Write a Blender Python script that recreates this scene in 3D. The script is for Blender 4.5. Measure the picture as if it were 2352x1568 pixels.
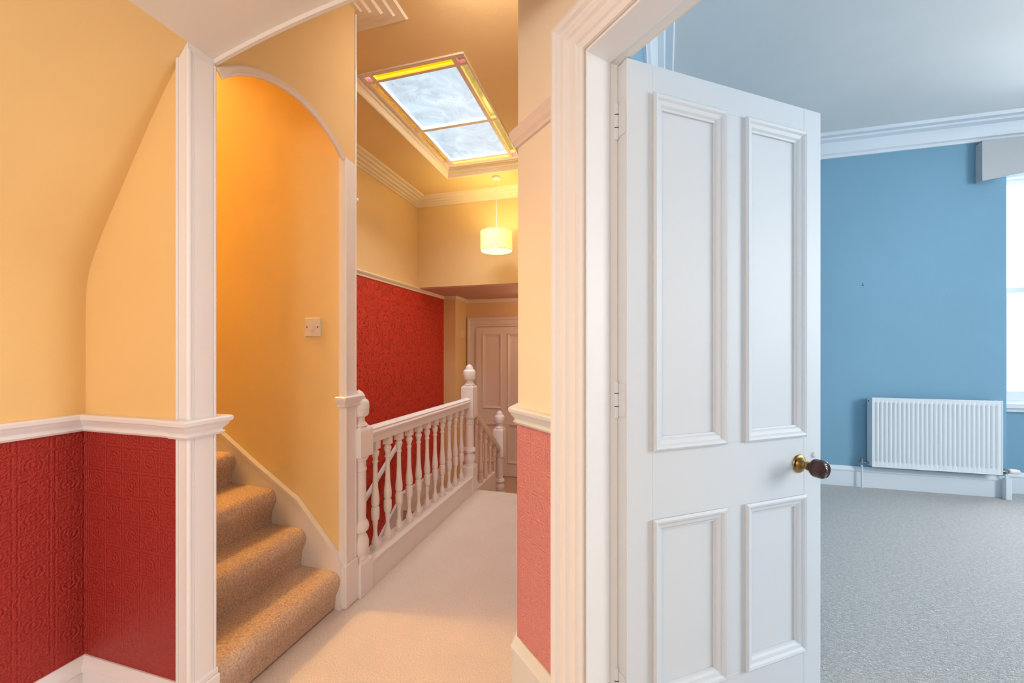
import bpy, bmesh, math, random
from math import sin, cos, pi, radians, sqrt, atan2, hypot
from mathutils import Vector, Matrix

for o in list(bpy.data.objects): bpy.data.objects.remove(o)
SC = bpy.context.scene
COL = SC.collection

# ------------------------------------------------------------------ camera
TH = math.atan(259 / 920)
CAMH = 1.4
cd = bpy.data.cameras.new('camera'); cam = bpy.data.objects.new('camera', cd); COL.objects.link(cam)
cd.sensor_width = 36; cd.lens = 920 * 36 / 2352; cd.shift_y = 21 / 2352; cd.clip_start = .02
cam.location = (0, 0, CAMH); cam.rotation_euler = (pi / 2, 0, TH)
SC.camera = cam
SC.view_settings.view_transform = 'Standard'; SC.view_settings.look = 'None'
SC.view_settings.gamma = 1; SC.view_settings.use_curve_mapping = False
SC.view_settings.exposure = 0.88
try: SC.cycles.use_denoising = True
except Exception: pass

# ------------------------------------------------------------------ world: bright overcast sky
w = bpy.data.worlds.new('overcast_sky'); SC.world = w; w.use_nodes = True
nt = w.node_tree; nt.nodes.clear()
wo = nt.nodes.new('ShaderNodeOutputWorld'); bg = nt.nodes.new('ShaderNodeBackground')
tc = nt.nodes.new('ShaderNodeTexCoord'); nz = nt.nodes.new('ShaderNodeTexNoise'); nz.inputs['Scale'].default_value = 2.2
nz.inputs['Detail'].default_value = 4
cr = nt.nodes.new('ShaderNodeValToRGB')
cr.color_ramp.elements[0].position = .38; cr.color_ramp.elements[0].color = (.50, .66, .76, 1)
cr.color_ramp.elements[1].position = .62; cr.color_ramp.elements[1].color = (.74, .79, .84, 1)
nt.links.new(tc.outputs['Generated'], nz.inputs['Vector']); nt.links.new(nz.outputs['Fac'], cr.inputs[0])
nt.links.new(cr.outputs[0], bg.inputs[0]); bg.inputs[1].default_value = 1.6
nt.links.new(bg.outputs[0], wo.inputs[0])

# ------------------------------------------------------------------ lights
def area(name, loc, target, sx, sy, power, col):
    l = bpy.data.lights.new(name, 'AREA'); l.shape = 'RECTANGLE'; l.size = sx; l.size_y = sy
    l.energy = power; l.color = col
    o = bpy.data.objects.new(name, l); COL.objects.link(o); o.location = loc
    o.rotation_euler = (Vector(target) - Vector(loc)).to_track_quat('-Z', 'Y').to_euler()
    return o
def point(name, loc, power, col, r=.1):
    l = bpy.data.lights.new(name, 'POINT'); l.energy = power; l.color = col; l.shadow_soft_size = r
    o = bpy.data.objects.new(name, l); COL.objects.link(o); o.location = loc
    return o
area('daylight_at_sash_window', (4.25, 5.75, 2.1), (4.0, 2.6, .3), 1.9, 2.6, 165, (1, .985, .975))
area('daylight_at_side_window', (5.9, 2.0, 2.1), (3.0, 2.2, .2), 1.9, 2.4, 160, (1, .975, .955))
area('daylight_over_skylight', (-1.5, 3.4, 4.35), (-1.5, 3.4, 0), 1.5, 2.2, 270, (.86, .93, 1))
point('hall_fill', (-.45, -1.1, 1.95), 19.5, (1, .96, .94), .22)  # unseen fill light added behind the viewer to brighten the hall
area('hall_cool_fill', (-1.3, -2.2, 1.6), (-.3, 1.5, 1.3), 1.2, 1.6, 14, (.86, .94, 1))  # cool fill added behind the viewer; the back wall has no window
area('landing_fill', (-.72, 1.85, 3.30), (-.95, 3.9, 1.6), .4, .4, 4.5, (1, .93, .88))  # fill added out of view to lift the landing; no fitting there
point('upper_stair_lamp', (-4.0, 1.45, 4.2), 86, (1, .77, .26), .15)
point('pendant_light', (-1.426, 4.40, 2.66), 7, (1, .86, .55), .05)
point('half_landing_light', (-.9, 5.4, 2.0), 5, (1, .74, .52), .1)  # unseen warm point light over the half landing, no fitting modelled

# ------------------------------------------------------------------ materials
def lin(r, g, b):
    f = lambda c: (c / 255 / 12.92) if c / 255 <= .04045 else ((c / 255 + .055) / 1.055) ** 2.4
    return (f(r), f(g), f(b), 1)

class S:
    """socket with arithmetic"""
    def __init__(s, nt, sock): s.nt = nt; s.s = sock
    def m(s, op, b=None, c=None, clamp=False):
        n = s.nt.nodes.new('ShaderNodeMath'); n.operation = op; n.use_clamp = clamp
        s.nt.links.new(s.s, n.inputs[0])
        for i, v in ((1, b), (2, c)):
            if v is None: continue
            if isinstance(v, S): s.nt.links.new(v.s, n.inputs[i])
            else: n.inputs[i].default_value = v
        return S(s.nt, n.outputs[0])
    def __add__(s, o): return s.m('ADD', o)
    def __sub__(s, o): return s.m('SUBTRACT', o)
    def __mul__(s, o): return s.m('MULTIPLY', o)
    def __truediv__(s, o): return s.m('DIVIDE', o)

class Mat:
    def __init__(s, name, col=(.8, .8, .8, 1), rough=.5, spec=.4):
        s.m = bpy.data.materials.new(name); s.m.use_nodes = True; s.nt = s.m.node_tree
        s.b = s.nt.nodes['Principled BSDF']; s.out = s.nt.nodes['Material Output']
        s.b.inputs['Base Color'].default_value = col; s.b.inputs['Roughness'].default_value = rough
        s.b.inputs['Specular IOR Level'].default_value = spec
        s.m.diffuse_color = col
    def node(s, t): return s.nt.nodes.new(t)
    def coord(s, which='Object'): return s.node('ShaderNodeTexCoord').outputs[which]
    def noise(s, scale, detail=3, rough=.5, vec=None, dist=0):
        n = s.node('ShaderNodeTexNoise'); n.inputs['Scale'].default_value = scale
        n.inputs['Detail'].default_value = detail; n.inputs['Roughness'].default_value = rough
        n.inputs['Distortion'].default_value = dist
        s.nt.links.new(vec if vec is not None else s.coord(), n.inputs['Vector'])
        return S(s.nt, n.outputs['Fac'])
    def voro(s, scale, vec=None, feat='F1'):
        n = s.node('ShaderNodeTexVoronoi'); n.feature = feat; n.inputs['Scale'].default_value = scale
        s.nt.links.new(vec if vec is not None else s.coord(), n.inputs['Vector'])
        return S(s.nt, n.outputs['Distance'])
    def ramp(s, fac, stops):
        n = s.node('ShaderNodeValToRGB'); e = n.color_ramp.elements
        while len(e) < len(stops): e.new(.5)
        for i, (p, c) in enumerate(stops): e[i].position = p; e[i].color = c
        s.nt.links.new(fac.s, n.inputs[0]); return n.outputs[0]
    def color(s, sock): s.nt.links.new(sock, s.b.inputs['Base Color'])
    def bump(s, h, dist=.002, strength=1.0):
        n = s.node('ShaderNodeBump'); n.inputs['Distance'].default_value = dist; n.inputs['Strength'].default_value = strength
        s.nt.links.new(h.s, n.inputs['Height']); s.nt.links.new(n.outputs[0], s.b.inputs['Normal'])

def paint(name, c, rough=.55, bump=.0006, scale=60, var=.03):
    m = Mat(name, c, rough, .35)
    n = m.noise(1.3, 3)
    lo = tuple(x * (1 - var) for x in c[:3]) + (1,); hi = tuple(min(1, x * (1 + var)) for x in c[:3]) + (1,)
    m.color(m.ramp(n, [(.3, lo), (.7, hi)]))
    m.bump(m.noise(scale, 4), bump)
    return m.m

MAT = {}
MAT['yellow'] = paint('yellow_wall_emulsion', lin(240, 200, 136), .7)
MAT['yellow_landing'] = paint('warm_yellow_landing_emulsion', lin(238, 202, 146), .7)
MAT['orange'] = paint('golden_yellow_stair_emulsion', lin(242, 213, 156), .7)
MAT['cream'] = paint('cream_wall_emulsion', lin(248, 235, 212), .7)
MAT['vault'] = paint('off_white_vault_emulsion', lin(236, 226, 216), .75)
MAT['white'] = paint('white_gloss_woodwork', lin(240, 234, 233), .34, .0001, 30, .01)
MAT['white_cool'] = paint('white_satin_door_paint', lin(222, 227, 231), .5, .0001, 35, .01)
MAT['white_frame'] = paint('bright_white_architrave_paint', lin(243, 241, 240), .45, .0001, 35, .005)
MAT['plaster'] = paint('painted_cornice_plaster', lin(243, 224, 196), .65)
MAT['blue'] = paint('mid_blue_bedroom_emulsion', lin(128, 170, 194), .75)
MAT['bed_ceiling'] = paint('pale_grey_bedroom_ceiling', lin(230, 228, 226), .8)
MAT['bed_white'] = paint('white_bedroom_woodwork', lin(226, 232, 238), .45)
MAT['radiator'] = paint('white_radiator_enamel', lin(228, 233, 237), .3, .0002, 20, .01)
MAT['fabric'] = paint('oatmeal_pelmet_cloth', lin(196, 196, 196), .9, .001, 300, .04)
MAT['plastic'] = paint('white_switch_plastic', lin(238, 226, 222), .3, .0001, 10, .01)
MAT['trim_dull'] = paint('off_white_far_trim', lin(236, 218, 205), .5)

def metal(name, c, rough):
    m = Mat(name, c, rough); m.b.inputs['Metallic'].default_value = 1
    m.color(m.ramp(m.noise(25, 4), [(.35, tuple(x * .6 for x in c[:3]) + (1,)), (.6, c)])); return m.m
MAT['brass'] = metal('aged_brass', lin(176, 138, 78), .3)
MAT['chrome'] = metal('dull_chrome', lin(170, 176, 180), .25)
m = Mat('dark_turned_hardwood', lin(58, 24, 20), .22, .6)
m.color(m.ramp(m.noise(30, 5, dist=2), [(.3, lin(52, 20, 16)), (.7, lin(78, 36, 30))])); MAT['darkwood'] = m.m
m = Mat('matt_dark_brown', lin(60, 50, 48), .8); MAT['dark'] = m.m  # plain dark tone for hinge joints and the picture hook tip

def carpet(name, c1, c2, scale, bump, rough=.95):
    m = Mat(name, c1, rough, .1)
    n = m.noise(scale, 5, .7); big = m.noise(2.0, 3)
    f = n * .8 + big * .2
    m.color(m.ramp(f, [(.36, c1), (.62, c2)]))
    v = m.voro(scale * .55)
    m.bump(n * .6 + v * .5, bump)
    return m.m
MAT['carpet'] = carpet('beige_landing_carpet', lin(203, 186, 174), lin(232, 217, 205), 210, .003)
MAT['stair_carpet'] = carpet('tan_flecked_stair_carpet', lin(180, 148, 126), lin(234, 208, 184), 125, .005)
MAT['low_carpet'] = carpet('dark_tan_lower_carpet', lin(186, 150, 124), lin(205, 172, 146), 150, .003)  # darker tan for the half landing and lower steps

m = Mat('grey_textured_bedroom_carpet', lin(200, 200, 202), .95, .1)
mp = m.node('ShaderNodeMapping'); mp.inputs['Scale'].default_value = (1, 2.2, 1); mp.inputs['Rotation'].default_value = (0, 0, .25)
m.nt.links.new(m.coord(), mp.inputs['Vector'])
n1 = m.noise(46, 4, .7, mp.outputs[0], .6); n2 = m.noise(180, 3)
m.color(m.ramp(n1 * .7 + n2 * .3, [(.34, lin(218, 212, 208)), (.6, lin(252, 248, 244))]))
m.bump(n1 + n2 * .3, .03); MAT['bed_carpet'] = m.m

def anaglypta(name, c, lift=.0055, rough=.38, dark=.9):
    """embossed lattice of squares and rosettes, u/v in metres"""
    m = Mat(name, c, rough, .5)
    uv = m.coord('UV'); sp = m.node('ShaderNodeSeparateXYZ'); m.nt.links.new(uv, sp.inputs[0])
    wob = (m.noise(22, 3, vec=uv) - .5) * .010
    U = S(m.nt, sp.outputs[0]) + wob; V = S(m.nt, sp.outputs[1]) + wob
    cs = .094
    iu = (U / cs).m('FLOOR'); iv = (V / cs).m('FLOOR')
    chk = ((iu + iv) * .5).m('FRACT').m('MULTIPLY', 2)
    fu = (U / cs).m('FRACT') - .5; fv = (V / cs).m('FRACT') - .5
    au, av = fu.m('ABSOLUTE'), fv.m('ABSOLUTE')
    r = (fu * fu + fv * fv).m('SQRT'); ph = fv.m('ARCTAN2', fu)
    box = au.m('MAXIMUM', av)
    bd = (box * 52).m('COSINE') * box.m('GREATER_THAN', .33)
    rings = (r * 46).m('SINE') * r.m('LESS_THAN', .34)
    pet = ((ph * 6).m('COSINE') * .5 + (r * 30).m('SINE')) * r.m('LESS_THAN', .33)
    dia = ((au + av) * 34).m('SINE') * (au + av).m('LESS_THAN', .46)
    mot = rings * chk + (pet * .6 + dia * .5) * (chk * -1 + 1)
    fine = m.noise(120, 4, .7, uv)
    half = ((U / (cs * .5)).m('FRACT') - .5).m('ABSOLUTE').m('MAXIMUM', ((V / (cs * .5)).m('FRACT') - .5).m('ABSOLUTE'))
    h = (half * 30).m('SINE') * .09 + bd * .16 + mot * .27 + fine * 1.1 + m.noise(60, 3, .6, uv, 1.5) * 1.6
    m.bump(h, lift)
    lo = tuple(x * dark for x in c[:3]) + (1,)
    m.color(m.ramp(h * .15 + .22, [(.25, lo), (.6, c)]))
    return m.m
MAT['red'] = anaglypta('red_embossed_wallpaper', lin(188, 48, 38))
MAT['pink'] = anaglypta('red_embossed_wallpaper_lit', lin(230, 152, 154), .0045, .45, .95)  # same red paper; its bright sheen is painted in as a paler pink

m = Mat('red_damask_wallpaper', lin(200, 45, 28), .5, .4)
uv = m.coord('UV'); sp = m.node('ShaderNodeSeparateXYZ'); m.nt.links.new(uv, sp.inputs[0])
U = S(m.nt, sp.outputs[0]); V = S(m.nt, sp.outputs[1])
mu = ((U / .52).m('FRACT') - .5).m('ABSOLUTE') * .52
mv = ((V / .62).m('FRACT')) * .62
cb = m.node('ShaderNodeCombineXYZ'); m.nt.links.new(mu.s, cb.inputs[0]); m.nt.links.new(mv.s, cb.inputs[1])
lf = m.node('ShaderNodeTexVoronoi'); lf.feature = 'DISTANCE_TO_EDGE'; lf.inputs['Scale'].default_value = 27
nn = m.node('ShaderNodeTexNoise'); nn.inputs['Scale'].default_value = 9; m.nt.links.new(cb.outputs[0], nn.inputs['Vector'])
ad = m.node('ShaderNodeVectorMath'); ad.operation = 'MULTIPLY_ADD'; ad.inputs[1].default_value = (.12, .12, 0)
m.nt.links.new(nn.outputs['Color'], ad.inputs[0]); m.nt.links.new(cb.outputs[0], ad.inputs[2])
st = m.node('ShaderNodeVectorMath'); st.operation = 'MULTIPLY'; st.inputs[1].default_value = (1.9, .8, 1)
m.nt.links.new(ad.outputs[0], st.inputs[0]); m.nt.links.new(st.outputs[0], lf.inputs['Vector'])
e = S(m.nt, lf.outputs['Distance'])
big = m.noise(7, 2, vec=cb.outputs[0])
f = (e * 7.5).m('MINIMUM', 1) * .75 + big * .3
m.color(m.ramp(f, [(.3, lin(160, 18, 10)), (.6, lin(214, 60, 38))]))
m.bump(f + m.noise(300, 2, vec=uv) * .4, .002); MAT['damask'] = m.m

# glass
def pane_mat(name, tint, mix, rough=.1, speck=True, scale=6, tlow=.8):
    m = bpy.data.materials.new(name); m.use_nodes = True; nt = m.node_tree; nt.nodes.clear()
    M_ = Mat.__new__(Mat); M_.m = m; M_.nt = nt
    out = nt.nodes.new('ShaderNodeOutputMaterial')
    tr = nt.nodes.new('ShaderNodeBsdfTransparent'); tl = nt.nodes.new('ShaderNodeBsdfTranslucent')
    gl = nt.nodes.new('ShaderNodeBsdfGlossy'); gl.inputs['Roughness'].default_value = rough
    n = M_.noise(scale, 5, .6, dist=1.5)
    t2 = tuple(x * tlow for x in tint[:3]) + (1,)
    c = M_.ramp(n, [(.35, t2), (.65, tint)])
    nt.links.new(c, tr.inputs[0]); nt.links.new(c, tl.inputs[0])
    mx = nt.nodes.new('ShaderNodeMixShader'); mx.inputs[0].default_value = mix
    nt.links.new(tr.outputs[0], mx.inputs[1]); nt.links.new(tl.outputs[0], mx.inputs[2])
    m2 = nt.nodes.new('ShaderNodeMixShader'); m2.inputs[0].default_value = .05
    nt.links.new(mx.outputs[0], m2.inputs[1]); nt.links.new(gl.outputs[0], m2.inputs[2])
    last = m2
    if speck:
        df = nt.nodes.new('ShaderNodeBsdfDiffuse'); df.inputs[0].default_value = (.05, .06, .05, 1)
        v = M_.voro(17); k = v.m('LESS_THAN', .055)
        m3 = nt.nodes.new('ShaderNodeMixShader'); nt.links.new(k.s, m3.inputs[0])
        nt.links.new(m2.outputs[0], m3.inputs[1]); nt.links.new(df.outputs[0], m3.inputs[2]); last = m3
    nt.links.new(last.outputs[0], out.inputs[0])
    return m
MAT['glass_sky'] = pane_mat('weathered_rooflight_glass', (.60, .62, .635, 1), .012, scale=3.5, tlow=.86)
MAT['glass_amber'] = pane_mat('amber_obscured_glass', tuple(k ** .5 * .66 for k in lin(200, 164, 84)[:3]) + (1,), .03, scale=60, tlow=.75)
MAT['glass_orange'] = pane_mat('orange_obscured_glass', tuple(k ** .5 * .66 for k in lin(255, 178, 10)[:3]) + (1,), .04, scale=60, tlow=.9, speck=False)
MAT['glass_olive'] = pane_mat('ochre_obscured_glass', tuple(k ** .5 * .66 for k in lin(130, 90, 22)[:3]) + (1,), .03, scale=80, tlow=.5)
MAT['glass_pink'] = pane_mat('rose_obscured_glass', tuple(k ** .5 * .66 for k in lin(200, 120, 130)[:3]) + (1,), .03, scale=60, tlow=.4)
MAT['glass'] = pane_mat('clear_window_glass', (.97, .99, 1, 1), .02, speck=False)

m = bpy.data.materials.new('lit_cream_lampshade'); m.use_nodes = True; nt = m.node_tree; b = nt.nodes['Principled BSDF']
b.inputs['Base Color'].default_value = lin(240, 236, 170); b.inputs['Roughness'].default_value = .9
b.inputs['Emission Color'].default_value = lin(255, 252, 140); b.inputs['Emission Strength'].default_value = .36
MAT['shade'] = m
m = bpy.data.materials.new('lit_lamp_diffuser'); m.use_nodes = True; b = m.node_tree.nodes['Principled BSDF']
b.inputs['Base Color'].default_value = lin(255, 255, 220)
b.inputs['Emission Color'].default_value = lin(255, 255, 190); b.inputs['Emission Strength'].default_value = .7
MAT['bulb'] = m

# ------------------------------------------------------------------ mesh helpers
class MB:
    def __init__(s): s.v = []; s.f = []; s.uv = None
    def box(s, x0, x1, y0, y1, z0, z1):
        i = len(s.v)
        s.v += [(x, y, z) for z in (z0, z1) for x, y in ((x0, y0), (x1, y0), (x1, y1), (x0, y1))]
        s.f += [tuple(i + k for k in q) for q in ((3, 2, 1, 0), (4, 5, 6, 7), (0, 1, 5, 4), (1, 2, 6, 5), (2, 3, 7, 6), (3, 0, 4, 7))]
        return s
    def prism(s, poly, z0, z1, fn=lambda a, b, c: (a, b, c)):
        """poly (a,b) counter-clockwise extruded along c"""
        i = len(s.v); n = len(poly)
        s.v += [fn(a, b, z0) for a, b in poly] + [fn(a, b, z1) for a, b in poly]
        s.f += [tuple(i + k for k in reversed(range(n))), tuple(i + n + k for k in range(n))]
        s.f += [(i + k, i + (k + 1) % n, i + n + (k + 1) % n, i + n + k) for k in range(n)]
        return s
    def grid(s, us, vs, skip, w0, w1, fn):
        """slab over a grid with some cells left out, shared vertices"""
        idx = {}
        def V(i, j, k):
            if (i, j, k) not in idx:
                idx[(i, j, k)] = len(s.v); s.v.append(fn(us[i], vs[j], (w0, w1)[k]))
            return idx[(i, j, k)]
        on = lambda i, j: 0 <= i < len(us) - 1 and 0 <= j < len(vs) - 1 and (i, j) not in skip
        for i in range(len(us) - 1):
            for j in range(len(vs) - 1):
                if not on(i, j): continue
                s.f.append((V(i, j, 0), V(i, j + 1, 0), V(i + 1, j + 1, 0), V(i + 1, j, 0)))
                s.f.append((V(i, j, 1), V(i + 1, j, 1), V(i + 1, j + 1, 1), V(i, j + 1, 1)))
                if not on(i - 1, j): s.f.append((V(i, j, 0), V(i, j, 1), V(i, j + 1, 1), V(i, j + 1, 0)))
                if not on(i + 1, j): s.f.append((V(i + 1, j, 0), V(i + 1, j + 1, 0), V(i + 1, j + 1, 1), V(i + 1, j, 1)))
                if not on(i, j - 1): s.f.append((V(i, j, 0), V(i + 1, j, 0), V(i + 1, j, 1), V(i, j, 1)))
                if not on(i, j + 1): s.f.append((V(i, j + 1, 0), V(i, j + 1, 1), V(i + 1, j + 1, 1), V(i + 1, j + 1, 0)))
        return s
    def sweep(s, path, prof, N=(0, 0, 1), closed=False):
        """profile (a = out along N x T, b = along N) swept on path in a plane of normal N, mitred"""
        N = Vector(N).normalized(); P = [Vector(p) for p in path]; n = len(P); i0 = len(s.v); k = len(prof)
        for i, p in enumerate(P):
            ts = []
            if closed or i > 0: ts.append((p - P[i - 1]).normalized())
            if closed or i < n - 1: ts.append((P[(i + 1) % n] - p).normalized())
            ms = [N.cross(t) for t in ts]
            m = sum(ms, Vector()) / len(ms)
            m = m / max(m.length_squared, .15)
            for a, b in prof: s.v.append(tuple(p + m * a + N * b))
        for i in range(n if closed else n - 1):
            j = (i + 1) % n
            for q in range(k):
                r = (q + 1) % k
                s.f.append((i0 + i * k + q, i0 + j * k + q, i0 + j * k + r, i0 + i * k + r))
        if not closed:
            s.f.append(tuple(i0 + q for q in range(k))); s.f.append(tuple(i0 + (n - 1) * k + q for q in reversed(range(k))))
        return s
    def lathe(s, prof, c=(0, 0, 0), ax=(0, 0, 1), n=20):
        """prof (r, h) about axis"""
        A = Vector(ax).normalized(); q = A.to_track_quat('Z', 'Y').to_matrix(); c = Vector(c); i0 = len(s.v)
        for r, h in prof:
            for k in range(n):
                s.v.append(tuple(c + q @ Vector((r * cos(2 * pi * k / n), r * sin(2 * pi * k / n), h))))
        for i in range(len(prof) - 1):
            for k in range(n):
                l = (k + 1) % n
                s.f.append((i0 + i * n + k, i0 + i * n + l, i0 + (i + 1) * n + l, i0 + (i + 1) * n + k))
        s.f.append(tuple(i0 + k for k in reversed(range(n)))); s.f.append(tuple(i0 + (len(prof) - 1) * n + k for k in range(n)))
        return s
    def tube(s, path, r, n=10):
        P = [Vector(p) for p in path]; i0 = len(s.v)
        for i, p in enumerate(P):
            t = (P[min(i + 1, len(P) - 1)] - P[max(i - 1, 0)]).normalized(); q = t.to_track_quat('Z', 'Y').to_matrix()
            for k in range(n): s.v.append(tuple(p + q @ Vector((r * cos(2 * pi * k / n), r * sin(2 * pi * k / n), 0))))
        for i in range(len(P) - 1):
            for k in range(n):
                l = (k + 1) % n; s.f.append((i0 + i * n + k, i0 + i * n + l, i0 + (i + 1) * n + l, i0 + (i + 1) * n + k))
        s.f.append(tuple(i0 + k for k in reversed(range(n)))); s.f.append(tuple(i0 + (len(P) - 1) * n + k for k in range(n)))
        return s
    def build(s, name, mat, parent=None, bevel=0, smooth=True, sharp=35, loc=None):
        me = bpy.data.meshes.new(name); me.from_pydata(s.v, [], s.f)
        bm = bmesh.new(); bm.from_mesh(me)
        bmesh.ops.recalc_face_normals(bm, faces=bm.faces); bm.to_mesh(me); bm.free()
        if smooth:
            me.shade_smooth(); me.set_sharp_from_angle(angle=radians(sharp))
        me.materials.append(MAT[mat] if isinstance(mat, str) else mat)
        o = bpy.data.objects.new(name, me); COL.objects.link(o)
        if bevel:
            b = o.modifiers.new('edges', 'BEVEL'); b.width = bevel; b.segments = 2; b.limit_method = 'ANGLE'; b.angle_limit = radians(40)
            b.harden_normals = True
        if parent is not None: o.parent = parent
        if loc: o.location = loc
        return o

def tag(o, label, cat, group=None, kind=None):
    o['label'] = label; o['category'] = cat
    if group: o['group'] = group
    if kind: o['kind'] = kind
    return o
def struct(o, label, cat): return tag(o, label, cat, None, 'structure')
def empty(name, loc=(0, 0, 0), rz=0):
    o = bpy.data.objects.new(name, None); COL.objects.link(o); o.location = loc; o.rotation_euler = (0, 0, rz); o.empty_display_size = .1
    return o
def shift(mb, loc):
    """vertices given in world space, object parented to an empty at loc"""
    mb.v = [(x - loc[0], y - loc[1], z - loc[2]) for x, y, z in mb.v]; return mb

def wallpaper(name, mat, path, z0, z1, parent, off=.003):
    """panel of wallpaper standing a few mm proud of a wall; path of plan points, out to the left of travel"""
    prof = [(0, 0), (off, 0), (off, z1 - z0), (0, z1 - z0)]
    mb = MB().sweep([(x, y, z0) for x, y in path], prof)
    o = mb.build(name, mat, parent, smooth=False)
    me = o.data; uv = me.uv_layers.new(name='UVMap')
    acc = [0]
    for i in range(1, len(path)): acc.append(acc[-1] + hypot(path[i][0] - path[i - 1][0], path[i][1] - path[i - 1][1]))
    for l in me.loops:
        vi = l.vertex_index; uv.data[l.index].uv = (acc[vi // 4], me.vertices[vi].co.z + 3)
    return o

# ------------------------------------------------------------------ plan
X0 = -1.47                                   # plane of stair wall and column face
YO0, YO1 = 1.14, 1.85                        # stair opening
ARC_R = .495; ARC_Z = 2.60 - ARC_R; ARC_Y = (YO0 + YO1) / 2
HC, HB = 3.40, 3.60                          # landing / bedroom ceilings
XR = -2.70                                   # stairwell red wall
PC = Vector((-.418, 1.576)); UC = Vector((.729, -.684)).normalized(); NC = Vector((.684, .729)).normalized()
def C(t, n=0, z=0):
    p = PC + UC * t + NC * n; return (p.x, p.y, z)
TJ0, TJ1, ZJ = .4076, 1.352, 2.362           # door opening in the diagonal wall
WT = .15

# ---- floors
fl = MB().prism([(-2.1, -2.4), (1.5, -2.4), (1.5, .05), C(2.3, .08)[:2], C(0, .1)[:2], (-.36, 3.79), (-1.5, 3.79), (-1.5, 1.9), (-1.56, 1.84), (-1.56, 1.1), (-2.1, 1.06)], -.24, 0)
struct(fl.build('floor', 'carpet', smooth=False), 'pale beige fitted carpet of the landing and hall', 'floor')
bf = MB().prism([C(2.3, .08)[:2], (1.32, -1.25), (5.4, -1.25), (5.4, 5.4), (.2, 5.4), C(.1, .14)[:2]], -.24, 0)
bfo = bf.build('floor_bedroom', 'bed_carpet', smooth=False)
MB().prism([(-.006, 0), (.006, 0), (.003, .0012), (-.003, .0012)], -1.1, 3.49, lambda a, b, c: (2.155 + a, c, b)).build('carpet_seam', 'bed_carpet', bfo)
struct(bfo, 'pale grey textured carpet of the blue bedroom', 'floor')
lf_ = MB().prism([(XR - .05, 4.47), (-1.5, 4.47), (-1.5, 4.6), (-.4, 4.6), (-.4, 6.3), (XR - .05, 6.3)], -.85, -.6)
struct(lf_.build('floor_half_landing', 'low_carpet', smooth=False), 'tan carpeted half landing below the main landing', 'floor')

# ---- left wall with sloping cove
curve = [(-2.01, 1.58), (-2.003, 1.66), (-1.985, 1.72), (-1.952, 1.785), (-1.915, 1.85), (-1.88, 1.905), (-1.82, 1.995), (-1.74, 2.118), (-1.663, 2.232), (-1.59, 2.335), (-1.526, 2.415), (X0, 2.48)]
prof = [(-2.2, 0), (-2.01, 0)] + curve + [(X0, 2.60), (-2.2, 2.60)]
wl = MB().prism(prof, -2.4, 1.046, lambda a, b, c: (a, c, b)).build('wall_left', 'yellow', sharp=30)
struct(wl, 'yellow hall wall curving over into a sloping cove above a red dado', 'wall')
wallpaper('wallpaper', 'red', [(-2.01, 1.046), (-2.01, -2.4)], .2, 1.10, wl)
# ---- alcove return wall
wa = MB().box(-4.7, -1.52, 1.046, 1.14, 0, 4.6).build('wall_alcove', 'orange', smooth=False)
wa.data.materials.append(MAT['yellow'])
for p in wa.data.polygons:
    if p.normal.y < -.5: p.material_index = 1
struct(wa, 'yellow return wall between the coved wall and the white column', 'wall')
wallpaper('wallpaper', 'red', [(-1.52, 1.046), (-2.01, 1.046)], .2, 1.10, wa)
# ---- stair side wall
ws = MB().box(-4.7, -1.50, YO1, 1.94, -3, 4.6).build('wall_stair', 'orange', smooth=False)
struct(ws, 'golden yellow side wall of the upper staircase with light switch', 'wall')
we = MB().box(-4.8, -4.6, 1.0, 2.0, 0, 4.6).build('wall_stair_end', 'orange', smooth=False)
struct(we, 'golden yellow wall at the head of the upper stairs', 'wall')
ce = MB().box(-4.8, -1.47, 1.0, 2.0, 4.6, 4.7).build('ceiling_stair', 'orange', smooth=False)
struct(ce, 'yellow ceiling over the upper stairs', 'ceiling')

# ---- wall with the small arch, plane X0
def arcz(y): return ARC_Z + sqrt(max(ARC_R ** 2 - (y - ARC_Y) ** 2, 0))
NA = 28
ys = [YO0 + (YO1 - YO0) * i / NA for i in range(NA + 1)]
poly = [(y, arcz(y)) for y in ys] + [(YO1, 0), (1.94, 0), (1.94, 4.6), (YO0, 4.6)]
wf = MB().prism(poly, -1.50, X0, lambda a, b, c: (c, a, b)).build('wall_arch', 'yellow_landing', sharp=30)
wf.data.materials.append(MAT['orange'])
for p in wf.data.polygons:
    if abs(p.normal.y) > .3 and p.center.y > 1.5 and p.center.y < 1.9: p.material_index = 1
struct(wf, 'beige yellow wall pierced by the small arch at the stair foot', 'wall')
# bead moulding round the arch edge
pth = [(X0, y, arcz(y)) for y in ys]
bp = [(-.004, 0), (-.006, .008), (.004, .016), (.012, .013), (.018, .010), (.030, .010), (.034, .016), (.044, .014), (.046, 0)]
struct(MB().sweep(pth, [(-a * .72, b * .8) for a, b in bp], (1, 0, 0)).build('trim_1', 'trim_dull', sharp=40), 'cream bead moulding following the small stair arch', 'moulding')
# jamb dressing at the far side of the opening
jb = empty('trim_2', (X0, 1.9, 0)); struct(jb, 'white painted jamb between the stair arch and the turned newel post', 'jamb')
L = (X0, 1.9, 0)
shift(MB().box(X0 - .03, X0 + .006, YO1 - .006, 1.945, 0, 2.45), L).build('jamb_board', 'white', jb, .002)
shift(MB().lathe([(.009, .2), (.009, 2.45)], (X0 + .006, YO1 + .004, 0), n=10), L).build('bead', 'white', jb)
shift(MB().lathe([(.006, .2), (.006, 3.3)], (X0 + .003, 1.942, 0), n=8), L).build('bead', 'white', jb)
shift(MB().box(X0 - .03, X0 + .022, YO1 - .012, 1.944, 0, .235), L).build('plinth', 'white', jb, .006)

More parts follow.
